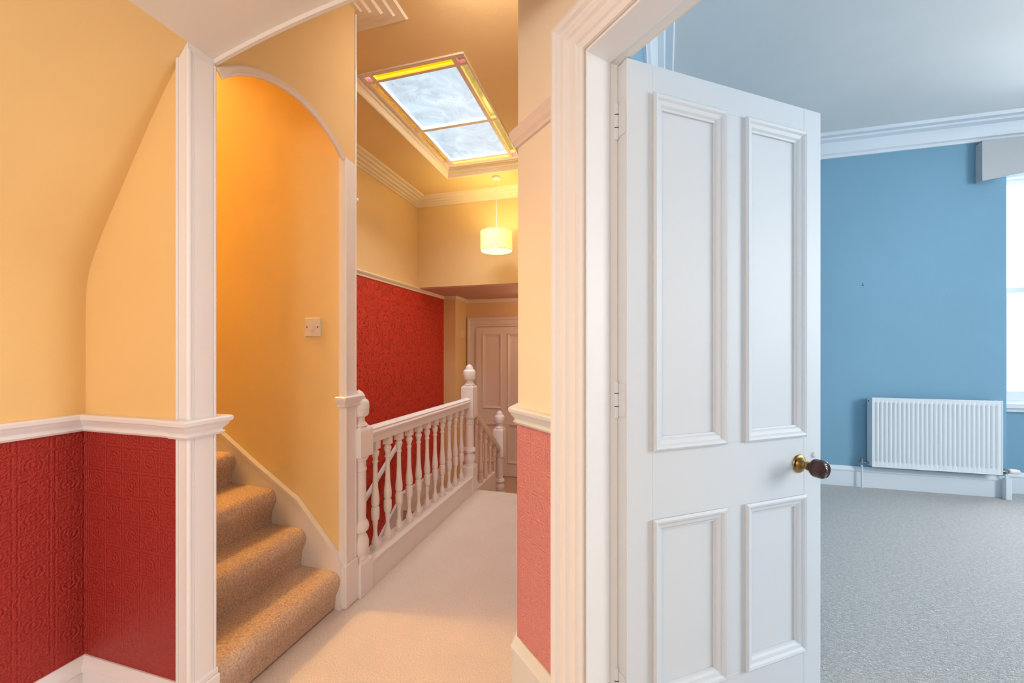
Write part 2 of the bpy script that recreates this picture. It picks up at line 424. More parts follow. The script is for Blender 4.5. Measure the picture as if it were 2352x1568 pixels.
# ---- column
col = empty('column', (-1.5, 1.09, 0)); struct(col, 'tall white square column between the red alcove and the stair arch', 'column')
L = (-1.5, 1.09, 0)
shift(MB().box(-1.52, X0, 1.04, YO0, .15, 2.49), L).build('shaft', 'white', col, .002)
for (x, y, r) in ((X0 - .004, 1.046, .009), (X0 - .0, YO0 - .005, .006), (-1.517, 1.040, .006)):
    shift(MB().lathe([(r, .2), (r, 2.455)], (x, y, 0), n=12), L).build('bead', 'white', col)
shift(MB().box(X0 - .002, X0 + .0035, 1.062, YO0 - .012, .21, 2.45), L).build('face_board', 'white', col, .001)
shift(MB().box(-1.525, X0 + .016, 1.026, YO0 + .006, 0, .20), L).build('plinth', 'white', col, .005)
shift(MB().box(-1.522, X0 + .010, 1.034, YO0 + .003, .20, .222), L).build('plinth_cap', 'white', col, .004)

# ---- vault over the hall
def vz(x): return 2.595 - (max(0, -.5 - x) ** 2) / (2 * 4.05)
def yc(x): return min(YO0, (PC.y + NC.y * .05) + (x - (PC.x + NC.x * .05)) * (UC.y / UC.x))
xs = [X0 - .001 + (1.3 - X0) * i / 48 for i in range(49)]
v = MB()
for i, x in enumerate(xs):
    v.v += [(x, -2.4, vz(x)), (x, yc(x), vz(x)), (x, yc(x), 3.45), (x, -2.4, 3.45)]
for i in range(48):
    a, b = i * 4, i * 4 + 4
    v.f += [(a, b, b + 1, a + 1), (a + 1, b + 1, b + 2, a + 2), (a + 2, b + 2, b + 3, a + 3), (a + 3, b + 3, b, a)]
v.f += [(0, 1, 2, 3), (192, 195, 194, 193)]
struct(v.build('ceiling_vault', 'vault', sharp=30), 'off white shallow vaulted hall ceiling ending in a broad arch', 'ceiling')
pth = [(x, YO0, vz(x)) for x in xs if x <= .05]
struct(MB().sweep(pth, [(a * .45, b * .5) for a, b in [(0.016, -.02), (-.004, -.022), (-.01, -.012), (-.006, .004), (0.004, .014), (.016, .012), (.022, .004), (.034, .004), (.034, -.02)][::-1]], (0, 1, 0)).build('trim_3', 'vault', sharp=40), 'cream rounded moulding along the edge of the broad arch', 'moulding')

# ---- hall walls behind the camera
struct(MB().box(-2.3, 1.5, -2.5, -2.4, 0, 3.4).build('wall_back', 'yellow', smooth=False), 'yellow wall behind the viewer closing the hall', 'wall')
struct(MB().box(1.28, 1.40, -2.4, .02, 0, 3.6).build('wall_hall_side', 'cream', smooth=False), 'cream hall wall beyond the bedroom doorway', 'wall')

# ---- right wall mass with diagonal stub
pr = [PC[:], C(TJ0)[:2], C(TJ0, WT)[:2], (0.0, 1.47), (.305, 4.95), (.33, 6.3), (-.418, 6.3)]
wr = MB().prism([tuple(p) for p in pr], -.9, 3.65).build('wall_right', 'cream', smooth=False)
wr.data.materials.append(MAT['blue'])
for p in wr.data.polygons:
    if p.normal.x > .5 and p.center.y > 1.45: p.material_index = 1
struct(wr, 'cream wall stub with picture rail beside the bedroom doorway', 'wall')
wallpaper('wallpaper', 'pink', [C(.29)[:2][0:2], tuple(PC), (-.418, 3.7)][::-1][::-1] and [(-.418, 3.7), tuple(PC), C(.29)[:2]][::-1], .2, 1.115, wr)  # same red paper, with its bright sheen painted in as paler pink
# ---- diagonal wall over and beyond the doorway
def fc(a, b, c): return C(a, c, b)
wd = MB().grid([TJ0, TJ1, 2.4], [0, ZJ, 3.65], {(0, 0)}, 0, WT, fc).build('wall_doorway', 'cream', smooth=False)
wd.data.materials.append(MAT['blue'])
for p in wd.data.polygons:
    if p.normal.dot(Vector((NC.x, NC.y, 0))) > .5: p.material_index = 1
struct(wd, 'diagonal wall over the open bedroom doorway', 'wall')

# ---- landing ceiling with rooflight opening
SX0, SX1, SY0, SY1 = -1.98, -1.04, 2.49, 4.27
struct(MB().grid([XR - .1, SX0, SX1, -.36], [1.0, SY0, SY1, 4.95], {(1, 1)}, HC, HC + .2, lambda a, b, c: (a, b, c)).build('ceiling', 'yellow_landing', smooth=False), 'warm yellow landing ceiling around the rooflight', 'ceiling')
# ---- stairwell wall
wx = MB().box(XR - .15, XR, 1.9, 5.70, -3, 3.45).build('wall_stairwell', 'yellow_landing', smooth=False)
struct(wx, 'tall stairwell wall, yellow above and red damask paper below', 'wall')
wallpaper('wallpaper', 'damask', [(XR, 5.68), (XR, 1.94)], -3, 2.20, wx)
# ---- bulkhead over the lower landing
struct(MB().box(XR, -.41, 4.87, 6.3, 2.25, 3.45).build('wall_bulkhead', 'yellow_landing', smooth=False), 'yellow bulkhead wall behind the drum pendant', 'wall')
struct(MB().box(XR + .0, -.41, 4.885, 6.2, 2.235, 2.25).build('ceiling_lower', paint('pinkish_soffit_emulsion', lin(214, 172, 146), .75), smooth=False), 'dull pink soffit under the bulkhead', 'ceiling')
struct(MB().prism([(XR - .1, 5.68), (-2.5, 5.68), (-2.5, 6.15), (-.4, 6.15), (-.4, 6.3), (XR - .1, 6.3)], -.62, 2.24).build('wall_far', 'yellow_landing', smooth=False), 'yellow wall around the far panelled door', 'wall')
struct(MB().box(-1.54, -1.46, 1.94, 4.47, -3, -.02).build('wall_spandrel', 'white', smooth=False), 'white spandrel wall under the landing balustrade', 'wall')
struct(MB().box(XR - .1, -1.46, 1.2, 4.6, -3.1, -3.0).build('floor_lower_storey', 'low_carpet', smooth=False), 'tan floor at the bottom of the lower flight', 'floor')

# ---- bedroom shell
RX0, RX1 = 3.50, 5.0
WZ0, WZ1 = .90, 3.10
struct(MB().grid([.25, RX0, RX1, 5.5], [0, 3.2, 3.65], {(1, 0)}, 4.95, 5.13, lambda a, b, c: (a, c, b)).build('wall_bedroom_back', 'blue', smooth=False), 'mid blue bedroom wall behind the radiator', 'wall')
struct(MB().grid([3.4, 3.56, 4.94, 5.2], [0, WZ0 - .08, WZ1 + .05, 3.3], {(1, 1)}, 5.131, 5.29, lambda a, b, c: (a, c, b)).build('wall_window_recess', 'blue', smooth=False), 'blue wall under the sash window in its recess', 'wall')
struct(MB().grid([-1.3, 1.1, 2.9, 5.2], [0, .9, 3.1, 3.65], {(1, 1)}, 5.3, 5.45, lambda a, b, c: (c, a, b)).build('wall_bedroom_side', 'blue', smooth=False), 'blue bedroom wall with the second window', 'wall')
struct(MB().box(1.3, 5.4, -1.35, -1.2, 0, 3.65).build('wall_bedroom_near', 'blue', smooth=False), 'blue bedroom wall nearest the hall', 'wall')
struct(MB().box(1.26, 1.42, -1.3, .05, 0, 3.65).build('wall_bedroom_corner', 'blue', smooth=False), 'blue bedroom wall backing the hall', 'wall')
struct(MB().prism([C(2.4, .02)[:2], (1.3, -1.3), (5.4, -1.3), (5.4, 5.1), (.3, 5.1), (-.05, 1.45)], HB, HB + .08).build('ceiling_bedroom', 'bed_ceiling', smooth=False), 'pale grey bedroom ceiling', 'ceiling')

# ------------------------------------------------------------------ rails, skirtings, cornices
DADO = [(0, 0), (.014, 0), (.020, .008), (.013, .014), (.014, .020), (.026, .034), (.028, .040), (.036, .048), (.038, .060), (.032, .066), (0, .066)]
SKIRT = [(0, 0), (.02, 0), (.02, .172), (.027, .18), (.027, .194), (.018, .204), (.014, .222), (.008, .23), (0, .23)]
PIC = [(0, 0), (.012, .0), (.014, .012), (.024, .022), (.026, .034), (.034, .044), (.035, .058), (.028, .066), (.016, .070), (0, .072)]
def run(name, prof, path, z, mat, label, cat, sharp=30, sc=1):
    return struct(MB().sweep([(x, y, z) for x, y in path], [(a * sc, b * sc) for a, b in prof]).build(name, mat, sharp=sharp), label, cat)
run('trim_4', DADO, [(-1.53, YO0), (X0 + .004, YO0), (X0 + .004, 1.036), (-1.52, 1.036), (-1.52, 1.046), (-2.01, 1.046), (-2.01, -2.4)], 1.092, 'white', 'white dado rail running above the red wallpaper and round the column', 'dado rail')
run('trim_5', DADO, [(-1.5, 1.946), (X0 + .006, 1.946), (X0 + .006, YO1 - .004), (-1.5, YO1 - .004)], 1.092, 'white', 'short white dado moulding capping the jamb beside the newel', 'dado rail', sc=.9)
run('trim_6', DADO, [C(.29)[:2], tuple(PC), (-.418, 4.8)], 1.106, 'white_cool', 'white dado rail above the red wallpaper stub with painted-in sheen', 'dado rail')
run('trim_7', PIC, [C(.29)[:2], tuple(PC), (-.418, 4.8)], 2.222, 'trim_dull', 'cream picture rail across the wall stub by the doorway', 'picture rail')
run('baseboard_left', SKIRT, [(-1.52, 1.046), (-2.01, 1.046), (-2.01, -2.4)], 0, 'white', 'white moulded skirting under the red alcove wallpaper', 'skirting')
run('baseboard_right', SKIRT, [C(.29)[:2], tuple(PC), (-.418, 3.79)], 0, 'white_cool', 'white skirting under the red wallpaper stub with painted-in sheen', 'skirting', sc=1.04)
run('trim_8', [(0, 0), (.012, 0), (.016, .02), (.03, .035), (.034, .05), (.028, .06), (0, .06)], [(-2.5, 6.15), (-2.5, 5.68), (XR, 5.68), (XR, 1.94)], 2.192, 'plaster', 'cream picture rail along the top of the red damask wallpaper', 'picture rail')
run('trim_9', [(0, 0), (.012, 0), (.02, .03), (.034, .045), (.034, .055), (0, .055)], [(-.418, 6.15), (-2.5, 6.15)], 2.18, 'plaster', 'pinkish cornice strip over the far door', 'cornice')
CORN = [(0, -.075), (.022, -.075), (.028, -.062), (.055, -.058), (.065, -.045), (.10, -.040), (.11, -.026), (.15, -.024), (.16, -.012), (.205, -.012), (.215, 0), (0, 0)]
run('trim_10', CORN, [(-.418, 4.87), (XR, 4.87), (XR, 1.94), (X0, 1.94), (X0, YO0)], HC, 'plaster', 'layered cream plaster cornice round the landing ceiling', 'cornice', sc=1.0)
BC = [(0, -.19), (.02, -.19), (.025, -.165), (.045, -.155), (.05, -.135), (.06, -.10), (.09, -.06), (.13, -.045), (.14, -.03), (.19, -.028), (.20, 0), (0, 0)]
run('trim_11', BC, [(5.3, -1.2), (5.3, 4.95), (.307, 4.95), (.0, 1.47)], HB, 'bed_white', 'white moulded cornice round the bedroom ceiling', 'cornice')
run('baseboard_bedroom', [(a * .9, b * .9) for a, b in SKIRT], [(5.3, -1.2), (5.3, 4.95), (5.0, 4.95), (5.0, 5.13), (3.5, 5.13), (3.5, 4.95), (.307, 4.95), (.03, 1.8)], 0, 'bed_white', 'white bedroom skirting board behind the radiator', 'skirting')
# skirting of the lower flight on the red wall
sk = MB().sweep([(XR, 5.68, -.6), (XR, 4.47, -.6)], [(0, 0), (.02, 0), (.02, .19), (.028, .20), (.012, .23), (0, .23)])
struct(sk.build('baseboard_half_landing', 'trim_dull'), 'white skirting of the half landing under the damask wall', 'skirting')
def slope_box(y0, z0, y1, z1, h, x0, x1):
    return MB().prism([(y0, z0), (y1, z1), (y1, z1 - h), (y0, z0 - h)], x0, x1, lambda a, b, c: (c, a, b))
struct(slope_box(4.47, -.39, 2.0, -.39 - 2.47 * .69, .34, XR, XR + .024).build('baseboard_lower_flight', 'white'), 'white sloping string board down the damask wall', 'skirting')
struct(slope_box(4.47, -.37, 2.0, -.37 - 2.47 * .69, .025, XR, XR + .034).build('trim_12', 'white'), 'white capping bead on the sloping string board', 'moulding')

# ------------------------------------------------------------------ rooflight
ZG = HC + .10
GX0, GX1, GY0, GY1 = -1.93, -1.09, 2.625, 4.145
sky = empty('window_1', ((SX0 + SX1) / 2, (SY0 + SY1) / 2, ZG)); struct(sky, 'rooflight of clear panes with narrow amber glass margins', 'window')
L = sky.location[:]
rect = [(SX0, SY0, HC), (SX0, SY1, HC), (SX1, SY1, HC), (SX1, SY0, HC)]
shift(MB().sweep(rect, [(.0, -.012), (.0, .22), (-.045, .115), (-.04, .09), (-.03, .085), (-.028, .05), (-.016, .045), (-.012, -.004), (-.002, -.012)][::1], closed=True), L).build('surround_moulding', 'plaster', sky)
xs_ = [GX0, -1.855, -1.175, GX1]; ys_ = [GY0, 2.705, 3.432, 4.07, GY1]
BW = .017
for i, x in enumerate(xs_):
    wd_ = BW * (1.0 if i in (1, 2) else .8)
    shift(MB().box(x - wd_, x + wd_, GY0 - .02, GY1 + .02, ZG - .02, ZG + .0078), L).build('glazing_bar', 'trim_dull', sky, .003)
for j, y in enumerate(ys_):
    wd_ = BW * (1.1 if j == 2 else .8)
    shift(MB().box(GX0 - .02, GX1 + .02, y - wd_, y + wd_, ZG - .0195, ZG + .0079), L).build('glazing_bar', 'trim_dull', sky, .003)
shift(MB().grid([GX0 - .12, GX0 - .005, GX1 + .005, GX1 + .12], [GY0 - .2, GY0 - .005, GY1 + .005, GY1 + .2], {(1, 1)}, ZG + .0, ZG + .0085, lambda a, b, c: (a, b, c)), L).build('outer_frame', 'trim_dull', sky)
for i in range(3):
    for j in range(4):
        edge = i != 1; end = j in (0, 3)
        mt = 'glass_pink' if edge and end else 'glass_orange' if j == 0 else 'glass_amber' if i == 2 or j == 3 else 'glass_olive' if edge else 'glass_sky'
        p = shift(MB().box(xs_[i] + BW * .6, xs_[i + 1] - BW * .6, ys_[j] + BW * .6, ys_[j + 1] - BW * .6, ZG + .004, ZG + .008), L).build('glass_pane', mt, sky, smooth=False)
        p['label'] = {'glass_pink': 'rose corner pane', 'glass_orange': 'bright orange margin pane', 'glass_amber': 'amber margin pane', 'glass_olive': 'ochre margin pane', 'glass_sky': 'clear weathered pane'}[mt]

# ------------------------------------------------------------------ bedroom sash window
def sash_window(name, x0, x1, z0, z1, y, label, fn):
    wn = empty(name, fn((x0 + x1) / 2, y, z0)); struct(wn, label, 'window'); L = wn.location[:]
    def bx(nm, a0, a1, b0, b1, c0, c1, mt='bed_white', par=None, bv=.003):
        mb = MB().box(a0, a1, b0, b1, c0, c1); mb.v = [fn(*q) for q in mb.v]
        return shift(mb, L).build(nm, mt, par or wn, bv)
    mb = MB().grid([x0 - .06, x0, x1, x1 + .06], [z0 - .05, z0, z1, z1 + .06], {(1, 1)}, y, y + .12, lambda a, b, c: (a, c, b))
    mb.v = [fn(*q) for q in mb.v]; shift(mb, L).build('window_frame', 'bed_white', wn)
    zm = (z0 + z1) / 2 + .02
    for nm, a, b, yy, br in (('lower_sash', z0, zm, y + .025, .10), ('upper_sash', zm - .05, z1, y + .065, .05)):
        mb = MB().grid([x0, x0 + .045, x1 - .045, x1], [a, a + br, b - .05, b], {(1, 1)}, yy, yy + .035, lambda a_, b_, c_: (a_, c_, b_))
        mb.v = [fn(*q) for q in mb.v]; s_ = shift(mb, L).build(nm, 'bed_white', wn)
        mb = MB().box(x0 + .04, x1 - .04, yy + .015, yy + .019, a + br - .01, b - .04); mb.v = [fn(*q) for q in mb.v]
        shift(mb, L).build('glass_pane', 'glass', s_, smooth=False)
    bx('window_sill', x0 - .09, x1 + .09, y - .06, y + .03, z0 - .06, z0 - .015)
    bx('apron_board', x0 - .07, x1 + .07, y - .025, y + .01, z0 - .10, z0 - .06)
    bx('sash_lift', (x0 + x1) / 2 - .04, (x0 + x1) / 2 + .04, y + .005, y + .027, z0 + .04, z0 + .055, 'brass')
sash_window('window_2', 3.60, 4.90, WZ0 + .0, WZ1, 5.125, 'white sash window full of bright sky behind the pelmet', lambda a, b, c: (a, b, c))
sash_window('window_3', 1.15, 2.85, .95, 3.05, 5.31, 'second white sash window on the bedroom side wall', lambda a, b, c: (b, a, c))

# ------------------------------------------------------------------ bedroom door frame and leaf
df = empty('door_frame', C(.88)); struct(df, 'white moulded architrave and lining of the bedroom doorway', 'door frame')
L = df.location[:]
AP = [(0, 0), (0, .010), (.012, .014), (.028, .014), (.034, .022), (.075, .024), (.083, .034), (.098, .038), (.108, .034), (.112, .030), (.138, .030), (.146, .042), (.160, .048), (.176, .047), (.186, .038), (.186, 0)]
e = .004
pth = [C(TJ0 - e, 0, 0), C(TJ0 - e, 0, ZJ + e), C(TJ1 + e, 0, ZJ + e), C(TJ1 + e, 0, 0)]
shift(MB().sweep(pth, [(a * .68, b) for a, b in AP], (-NC.x, -NC.y, 0)), L).build('architrave', 'white_frame', df, sharp=25)
def cbox(t0, t1, n0, n1, z0, z1):
    return MB().grid([t0, t1], [z0, z1], set(), n0, n1, fc)
shift(cbox(TJ0 - .02, TJ0 + .002, 0, .14, 0, ZJ + .02), L).build('jamb_lining', 'white_frame', df, .001)
shift(cbox(TJ1 - .002, TJ1 + .02, 0, .14, 0, ZJ + .02), L).build('jamb_lining', 'white_frame', df, .001)
shift(cbox(TJ0, TJ1, 0, .14, ZJ - .002, ZJ + .02), L).build('head_lining', 'white_frame', df, .001)
shift(cbox(TJ0, TJ0 + .006, .0, .102, 0, ZJ), L).build('door_stop', 'white_frame', df, .002)
shift(cbox(TJ1 - .006, TJ1, .0, .102, 0, ZJ), L).build('door_stop', 'white_frame', df, .002)
shift(cbox(TJ0, TJ1, .0, .102, ZJ - .008, ZJ), L).build('head_stop', 'white_frame', df, .002)

# leaf: local x along the leaf from the hinge edge, local y away from the hall, z up
def cam2w(l, d): return (l * cos(TH) - d * sin(TH), l * sin(TH) + d * cos(TH))
F = cam2w(.3745, 1.308); Fe = cam2w(1.2446, 1.615)
LW = hypot(Fe[0] - F[0], Fe[1] - F[1]); LA = atan2(Fe[1] - F[1], Fe[0] - F[0]); LT = .05
SM = [(0, 0), (-.004, .010), (.004, .017), (.012, .014), (.018, .006), (.030, .002), (.036, -.004), (.042, -.006), (.042, -.014), (0, -.014)]
def four_panel(name, loc, ang, W, H, T, mat, label, openings, hinge_zs, knob=None):
    d = empty(name, loc, ang); struct(d, label, 'door')
    (a0, a1), (b0, b1) = openings[0]; (zl0, zl1), (zu0, zu1) = openings[1]
    for x0, x1 in ((0, a0), (b1, W)): MB().box(x0, x1, 0, T, .008, H).build('stile', mat, d, .0015)
    for z0, z1 in ((.008, zl0), (zl1, zu0), (zu1, H)): MB().box(a0, b1, 0.0004, T, z0, z1).build('rail', mat, d, .001)
    for z0, z1 in ((zl0, zl1), (zu0, zu1)): MB().box(a1, b0, .0006, T, z0, z1).build('muntin', mat, d, .001)
    for (x0, x1) in ((a0, a1), (b0, b1)):
        for (z0, z1) in ((zl0, zl1), (zu0, zu1)):
            p = MB().box(x0, x1, .012, T - .012, z0, z1).build('panel', mat, d)
            for yy, sgn in ((0, -1), (T, 1)):
                ring = [(x0, yy, z0), (x0, yy, z1), (x1, yy, z1), (x1, yy, z0)]
                if sgn < 0: ring = ring[::-1]
                MB().sweep(ring, [(a, b * .8 + (.002 if b > 0 else 0)) for a, b in SM], (0, sgn, 0), closed=True).build('panel_moulding', mat, p, sharp=20)
    return d
def rd(t):  # sweep orientation check helper not needed
    return t
leaf = four_panel('door_1', (F[0], F[1], 0), LA, LW, 2.357, LT, 'white_cool', 'white four-panel bedroom door standing open with a dark wooden knob',
                  [((.103, .417), (.514, .826)), ((.222, .832), (1.067, 2.258))], ())
for z in (2.17, 1.235, .27):
    h = MB().lathe([(.006, -.062), (.008, -.06), (.008, .06), (.006, .062)], (-.008, LT - .003, z), n=12)
    hg = h.build('hinge', 'white_cool', leaf)
    MB().box(-.003, .0, .006, LT - .004, z - .055, z + .055).build('hinge_leaf', 'white_cool', hg, .001)
    for dz in (-.022, .022): MB().lathe([(.0085, -.0015), (.0085, .0015)], (-.008, LT - .003, z + dz), n=12).build('knuckle_joint', 'dark', hg)
KS, KZ = .797, .957
kn = MB().lathe([(.0, 0), (.034, 0), (.036, .003), (.034, .006), (.027, .008), (.024, .014), (.018, .018), (.0145, .022), (.014, .030), (.017, .034), (.017, .038), (.013, .042)], (KS, 0, KZ), (0, -1, 0), 28).build('knob_rose', 'brass', leaf)
kn['label'] = 'aged brass knob rose'
kk = MB().lathe([(.013, .038), (.015, .042), (.014, .047), (.022, .051), (.030, .056), (.034, .062), (.0345, .067), (.0325, .0685), (.0325, .070), (.034, .0715), (.0345, .088), (.032, .095), (.029, .098), (.027, .0965), (.025, .0985), (.021, .1005), (.019, .099), (.017, .101), (.013, .1025), (.011, .101), (.009, .1025), (.005, .104), (0.001, .1045)], (KS, 0, KZ), (0, -1, 0), 32).build('door_knob', 'darkwood', leaf, sharp=25)
kk['label'] = 'dark turned wooden knob'
MB().lathe([(.0, 0), (.012, 0), (.012, .003), (.009, .006), (.002, .007)], (.882, 0, .985), (0, -1, 0), 16).build('keyhole_cover', 'white_cool', leaf)
MB().lathe([(.0, 0), (.034, 0), (.034, .004), (.014, .012), (.014, .04), (.03, .05), (.034, .066), (.028, .08), (.001, .085)], (KS, LT, KZ), (0, 1, 0), 24).build('door_knob', 'darkwood', leaf)

# ------------------------------------------------------------------ far panelled door and frame
fd = four_panel('door_2', (-2.315, 6.09, -.6), 0, .98, 2.375, .045, 'trim_dull', 'pinkish white panelled door at the far end of the lower landing', [((.11, .425), (.53, .87)), ((.22, .84), (1.08, 2.27))], ())
ff = empty('trim_13', (-1.8, 6.15, -.6)); struct(ff, 'pinkish white architrave round the far door', 'door frame')
FP = [(0, 0), (0, .015), (.03, .02), (.035, .03), (.10, .032), (.11, .045), (.14, .05), (.155, .04), (.155, 0)]
pth = [(-2.33, 6.15, -.6), (-2.33, 6.15, 1.79), (-1.315, 6.15, 1.79), (-1.315, 6.15, -.6)]
shift(MB().sweep(pth, FP, (0, -1, 0)), ff.location[:]).build('architrave', 'trim_dull', ff, sharp=25)
tag(MB().lathe([(.0, 0), (.03, 0), (.012, .01), (.012, .03), (.028, .04), (.03, .06), (.001, .07)], (-1.40, 6.09, .36), (0, -1, 0), 16).build('door_handle', 'brass', None), 'brass knob fitted to the far panelled door', 'handle')
bpy.data.objects['door_handle'].parent = fd; bpy.data.objects['door_handle'].location = (2.315, -6.09, .6)
for k_ in ('label', 'category'): del bpy.data.objects['door_handle'][k_]

# ------------------------------------------------------------------ upper staircase, carpeted
rx = [-1.51, -1.733, -1.94, -2.235]; rz = [.205, .412, .615, .80]
while len(rx) < 11: rx.append(rx[-1] - .285); rz.append(rz[-1] + .192)
st = empty('staircase', (-1.51, 1.5, 0)); tag(st, 'tan carpeted stairs climbing through the small arch beside the column', 'stairs')
L = st.location[:]
for i in range(len(rx)):
    x, z = rx[i], rz[i]; zb = rz[i - 1] if i else 0
    xb = (rx[i + 1] if i + 1 < len(rx) else x - .28) - .02
    pf = [(xb, 0 if i == 0 else zb - .05), (x, 0 if i == 0 else zb - .05), (x, zb + .02)]
    N_ = 8; R_ = .052; ox = .034; cx, cz = x + ox - R_, z - R_
    pf.append((x + .004, zb + (z - zb) * .35))
    for k in range(N_ + 1):
        a = -.5 + (pi / 2 + .5) * k / N_
        pf.append((cx + R_ * cos(a), cz + R_ * sin(a)))
    pf.append((xb, z + .003))
    o = shift(MB().prism(pf, 1.142, YO1 - .004, lambda a, b, c: (a, c, b)), L).build('step', 'stair_carpet', st, sharp=50)
    b_ = o.modifiers.new('edges', 'BEVEL'); b_.width = .018; b_.segments = 3; b_.limit_method = 'ANGLE'; b_.angle_limit = radians(60)
# wall string on the yellow side wall
sp_ = [(-1.475, .235), (-1.504, .299), (-1.761, .566), (-2.067, .751), (-2.366, .942), (-4.4, 2.29), (-4.4, 1.7), (-2.3, .3), (-1.7, 0), (-1.475, 0)]
shift(MB().prism(sp_, YO1 - .022, YO1 - .0015, lambda a, b, c: (a, c, b)), L).build('string_board', 'white', st)
cap = [(a, YO1 - .0015, b) for a, b in sp_[:6]]
shift(MB().sweep(cap, [(-.004, 0), (-.004, .028), (.012, .028), (.016, .012), (.02, 0)], (0, -1, 0)), L).build('string_capping', 'white', st)

# ------------------------------------------------------------------ balustrades
def newel(c, z0, zt, zbt, zbb, zp, par, L, w=.118, chamf=.02):
    """turned newel: plinth block z0..zp, turned shaft, upper block zbb..zbt, finial to zt"""
    x, y = c; h = w / 2; r = h * .96
    def P(p, z): return (p, z)
    lo, hi = zp - .015, zbb + .012; H = hi - lo
    prof = [(.03, lo - .02), (r * .78, lo), (r * .95, lo + .02 * H), (r * .82, lo + .05 * H), (r * 1.0, lo + .10 * H), (r * 1.02, lo + .17 * H), (r * .86, lo + .215 * H), (r * .70, lo + .24 * H),
            (r * .70, lo + .255 * H), (r * .98, lo + .28 * H), (r * 1.04, lo + .31 * H), (r * .96, lo + .345 * H), (r * .74, lo + .375 * H), (r * .72, lo + .39 * H), (r * .76, lo + .55 * H), (r * .72, lo + .82 * H),
            (r * .72, lo + .835 * H), (r * .80, lo + .84 * H), (r * .80, lo + .865 * H), (r * .74, lo + .87 * H), (r * .74, lo + .93 * H), (r * .88, lo + .945 * H), (r * 1.0, lo + .965 * H), (r * .9, lo + .99 * H), (.03, hi + .02)]
    MBs = MB().lathe(prof, (x, y, 0), n=28)
    sh = shift(MBs, L).build('newel_post', 'white', par, sharp=28)
    # blocks with arched chamfers
    def block(za, zb, arch_top, arch_bot):
        b = MB()
        pts = []
        n = 6; ch = w * .30
        prof_ = []
        if arch_bot: prof_ += [(h - ch * (1 - sin(pi / 2 * k / n)), za + ch * (1 - cos(pi / 2 * k / n)) * .9) for k in range(n + 1)]
        else: prof_ += [(h, za)]
        if arch_top: prof_ += [(h - ch * (1 - cos(pi / 2 * k / n)), zb - ch * .9 * (1 - sin(pi / 2 * k / n))) for k in range(n + 1)]
        else: prof_ += [(h, zb)]
        i0 = 0
        for a, z in prof_: b.v += [(x - a, y - a, z), (x + a, y - a, z), (x + a, y + a, z), (x - a, y + a, z)]
        m_ = len(prof_)
        for i in range(m_ - 1):
            for k in range(4):
                l = (k + 1) % 4; b.f.append((i * 4 + k, i * 4 + l, i * 4 + 4 + l, i * 4 + 4 + k))
        b.f.append((3, 2, 1, 0)); b.f.append(tuple((m_ - 1) * 4 + k for k in range(4)))
        return b
    shift(block(z0, zp, True, False), L).build('plinth_block', 'white', sh, .002, sharp=25)
    shift(block(zbb, zbt, True, False), L).build('upper_block', 'white', sh, .002, sharp=25)
    g = (zt - zbt); q = zbt - .012
    fin = [(r * .5, q), (r * .88, q + .01), (r * .92, q + .05 * g), (r * .86, q + .09 * g), (r * .70, q + .14 * g), (r * .62, q + .17 * g), (r * .60, q + .28 * g), (r * .70, q + .305 * g), (r * .93, q + .335 * g), (r * 1.02, q + .39 * g), (r * 1.04, q + .49 * g), (r * 1.0, q + .50 * g), (r * 1.0, q + .515 * g), (r * 1.05, q + .525 * g), (r * 1.04, q + .70 * g), (r * .98, q + .75 * g), (r * .80, q + .80 * g), (r * .70, q + .815 * g), (r * .70, q + .84 * g), (r * .60, q + .85 * g), (r * .58, q + .90 * g), (r * .50, q + .97 * g), (r * .33, q + 1.025 * g), (r * .15, q + 1.05 * g), (.001, zt + .004)]
    shift(MB().lathe(fin, (x, y, 0), n=28), L).build('newel_cap', 'white', sh, sharp=28)
    return sh
def baluster_mb(x, y, z0, z1, r=.0245):
    """turned baluster with square ends; proportions of the landing ones"""
    H = z1 - z0; b = MB()
    k = [(.5, .028), (.9, .04), (.98, .065), (.8, .09), (.55, .13), (.50, .17), (.56, .22), (.72, .245), (.60, .25), (.62, .258), (.92, .275), (1.02, .30), (1.05, .36), (.98, .385), (.80, .392), (.80, .402), (.98, .41), (1.04, .44), (1.0, .475), (.84, .52), (.70, .57), (.60, .66), (.56, .78), (.56, .79), (.74, .797), (.74, .808), (.60, .815), (.62, .835), (.9, .865), (1.02, .885), (.85, .90), (.58, .915), (.5, .93)]
    b.lathe([(r * a, z0 + H * t) for a, t in k], (x, y, 0), n=18)
    b.box(x - r * .92, x + r * .92, y - r * .92, y + r * .92, z0 - .012, z0 + H * .045)
    b.box(x - r * .92, x + r * .92, y - r * .92, y + r * .92, z0 + H * .92, z1 + .01)
    return b
RAIL = [(-.030, 0), (.030, 0), (.030, .012), (.038, .020), (.040, .036), (.032, .048), (.034, .056), (.022, .068), (0, .073), (-.022, .068), (-.034, .056), (-.032, .048), (-.040, .036), (-.038, .020), (-.030, .012)]
BX = -1.492
ba = empty('balustrade', (BX, 2.0, 0)); tag(ba, 'white balustrade of turned balusters along the landing edge', 'balustrade')
L = ba.location[:]
newel((-1.489, 2.0), 0, 1.170, .968, .79, .205, ba, L, .116)
newel((BX, 3.73), -.25, 1.262, 1.06, .74, .275, ba, L, .126)
shift(MB().sweep([(BX, 2.05, .872), (BX, 3.70, .864)], RAIL), L).build('handrail', 'white', ba, sharp=40)
shift(MB().box(BX - .03, BX + .03, 2.05, 3.68, .842, .873), L).build('handrail_fillet', 'white', ba, .002)
shift(MB().box(-1.545, -1.437, 2.055, 3.672, -.25, .150), L).build('base_string', 'white', ba, .003)
shift(MB().box(-1.552, -1.430, 2.056, 3.671, .146, .166), L).build('base_capping', 'white', ba, .005)
for i in range(11):
    shift(baluster_mb(BX, 2.165 + i * .1355, .166, .846), L).build('baluster', 'white', ba, sharp=30)

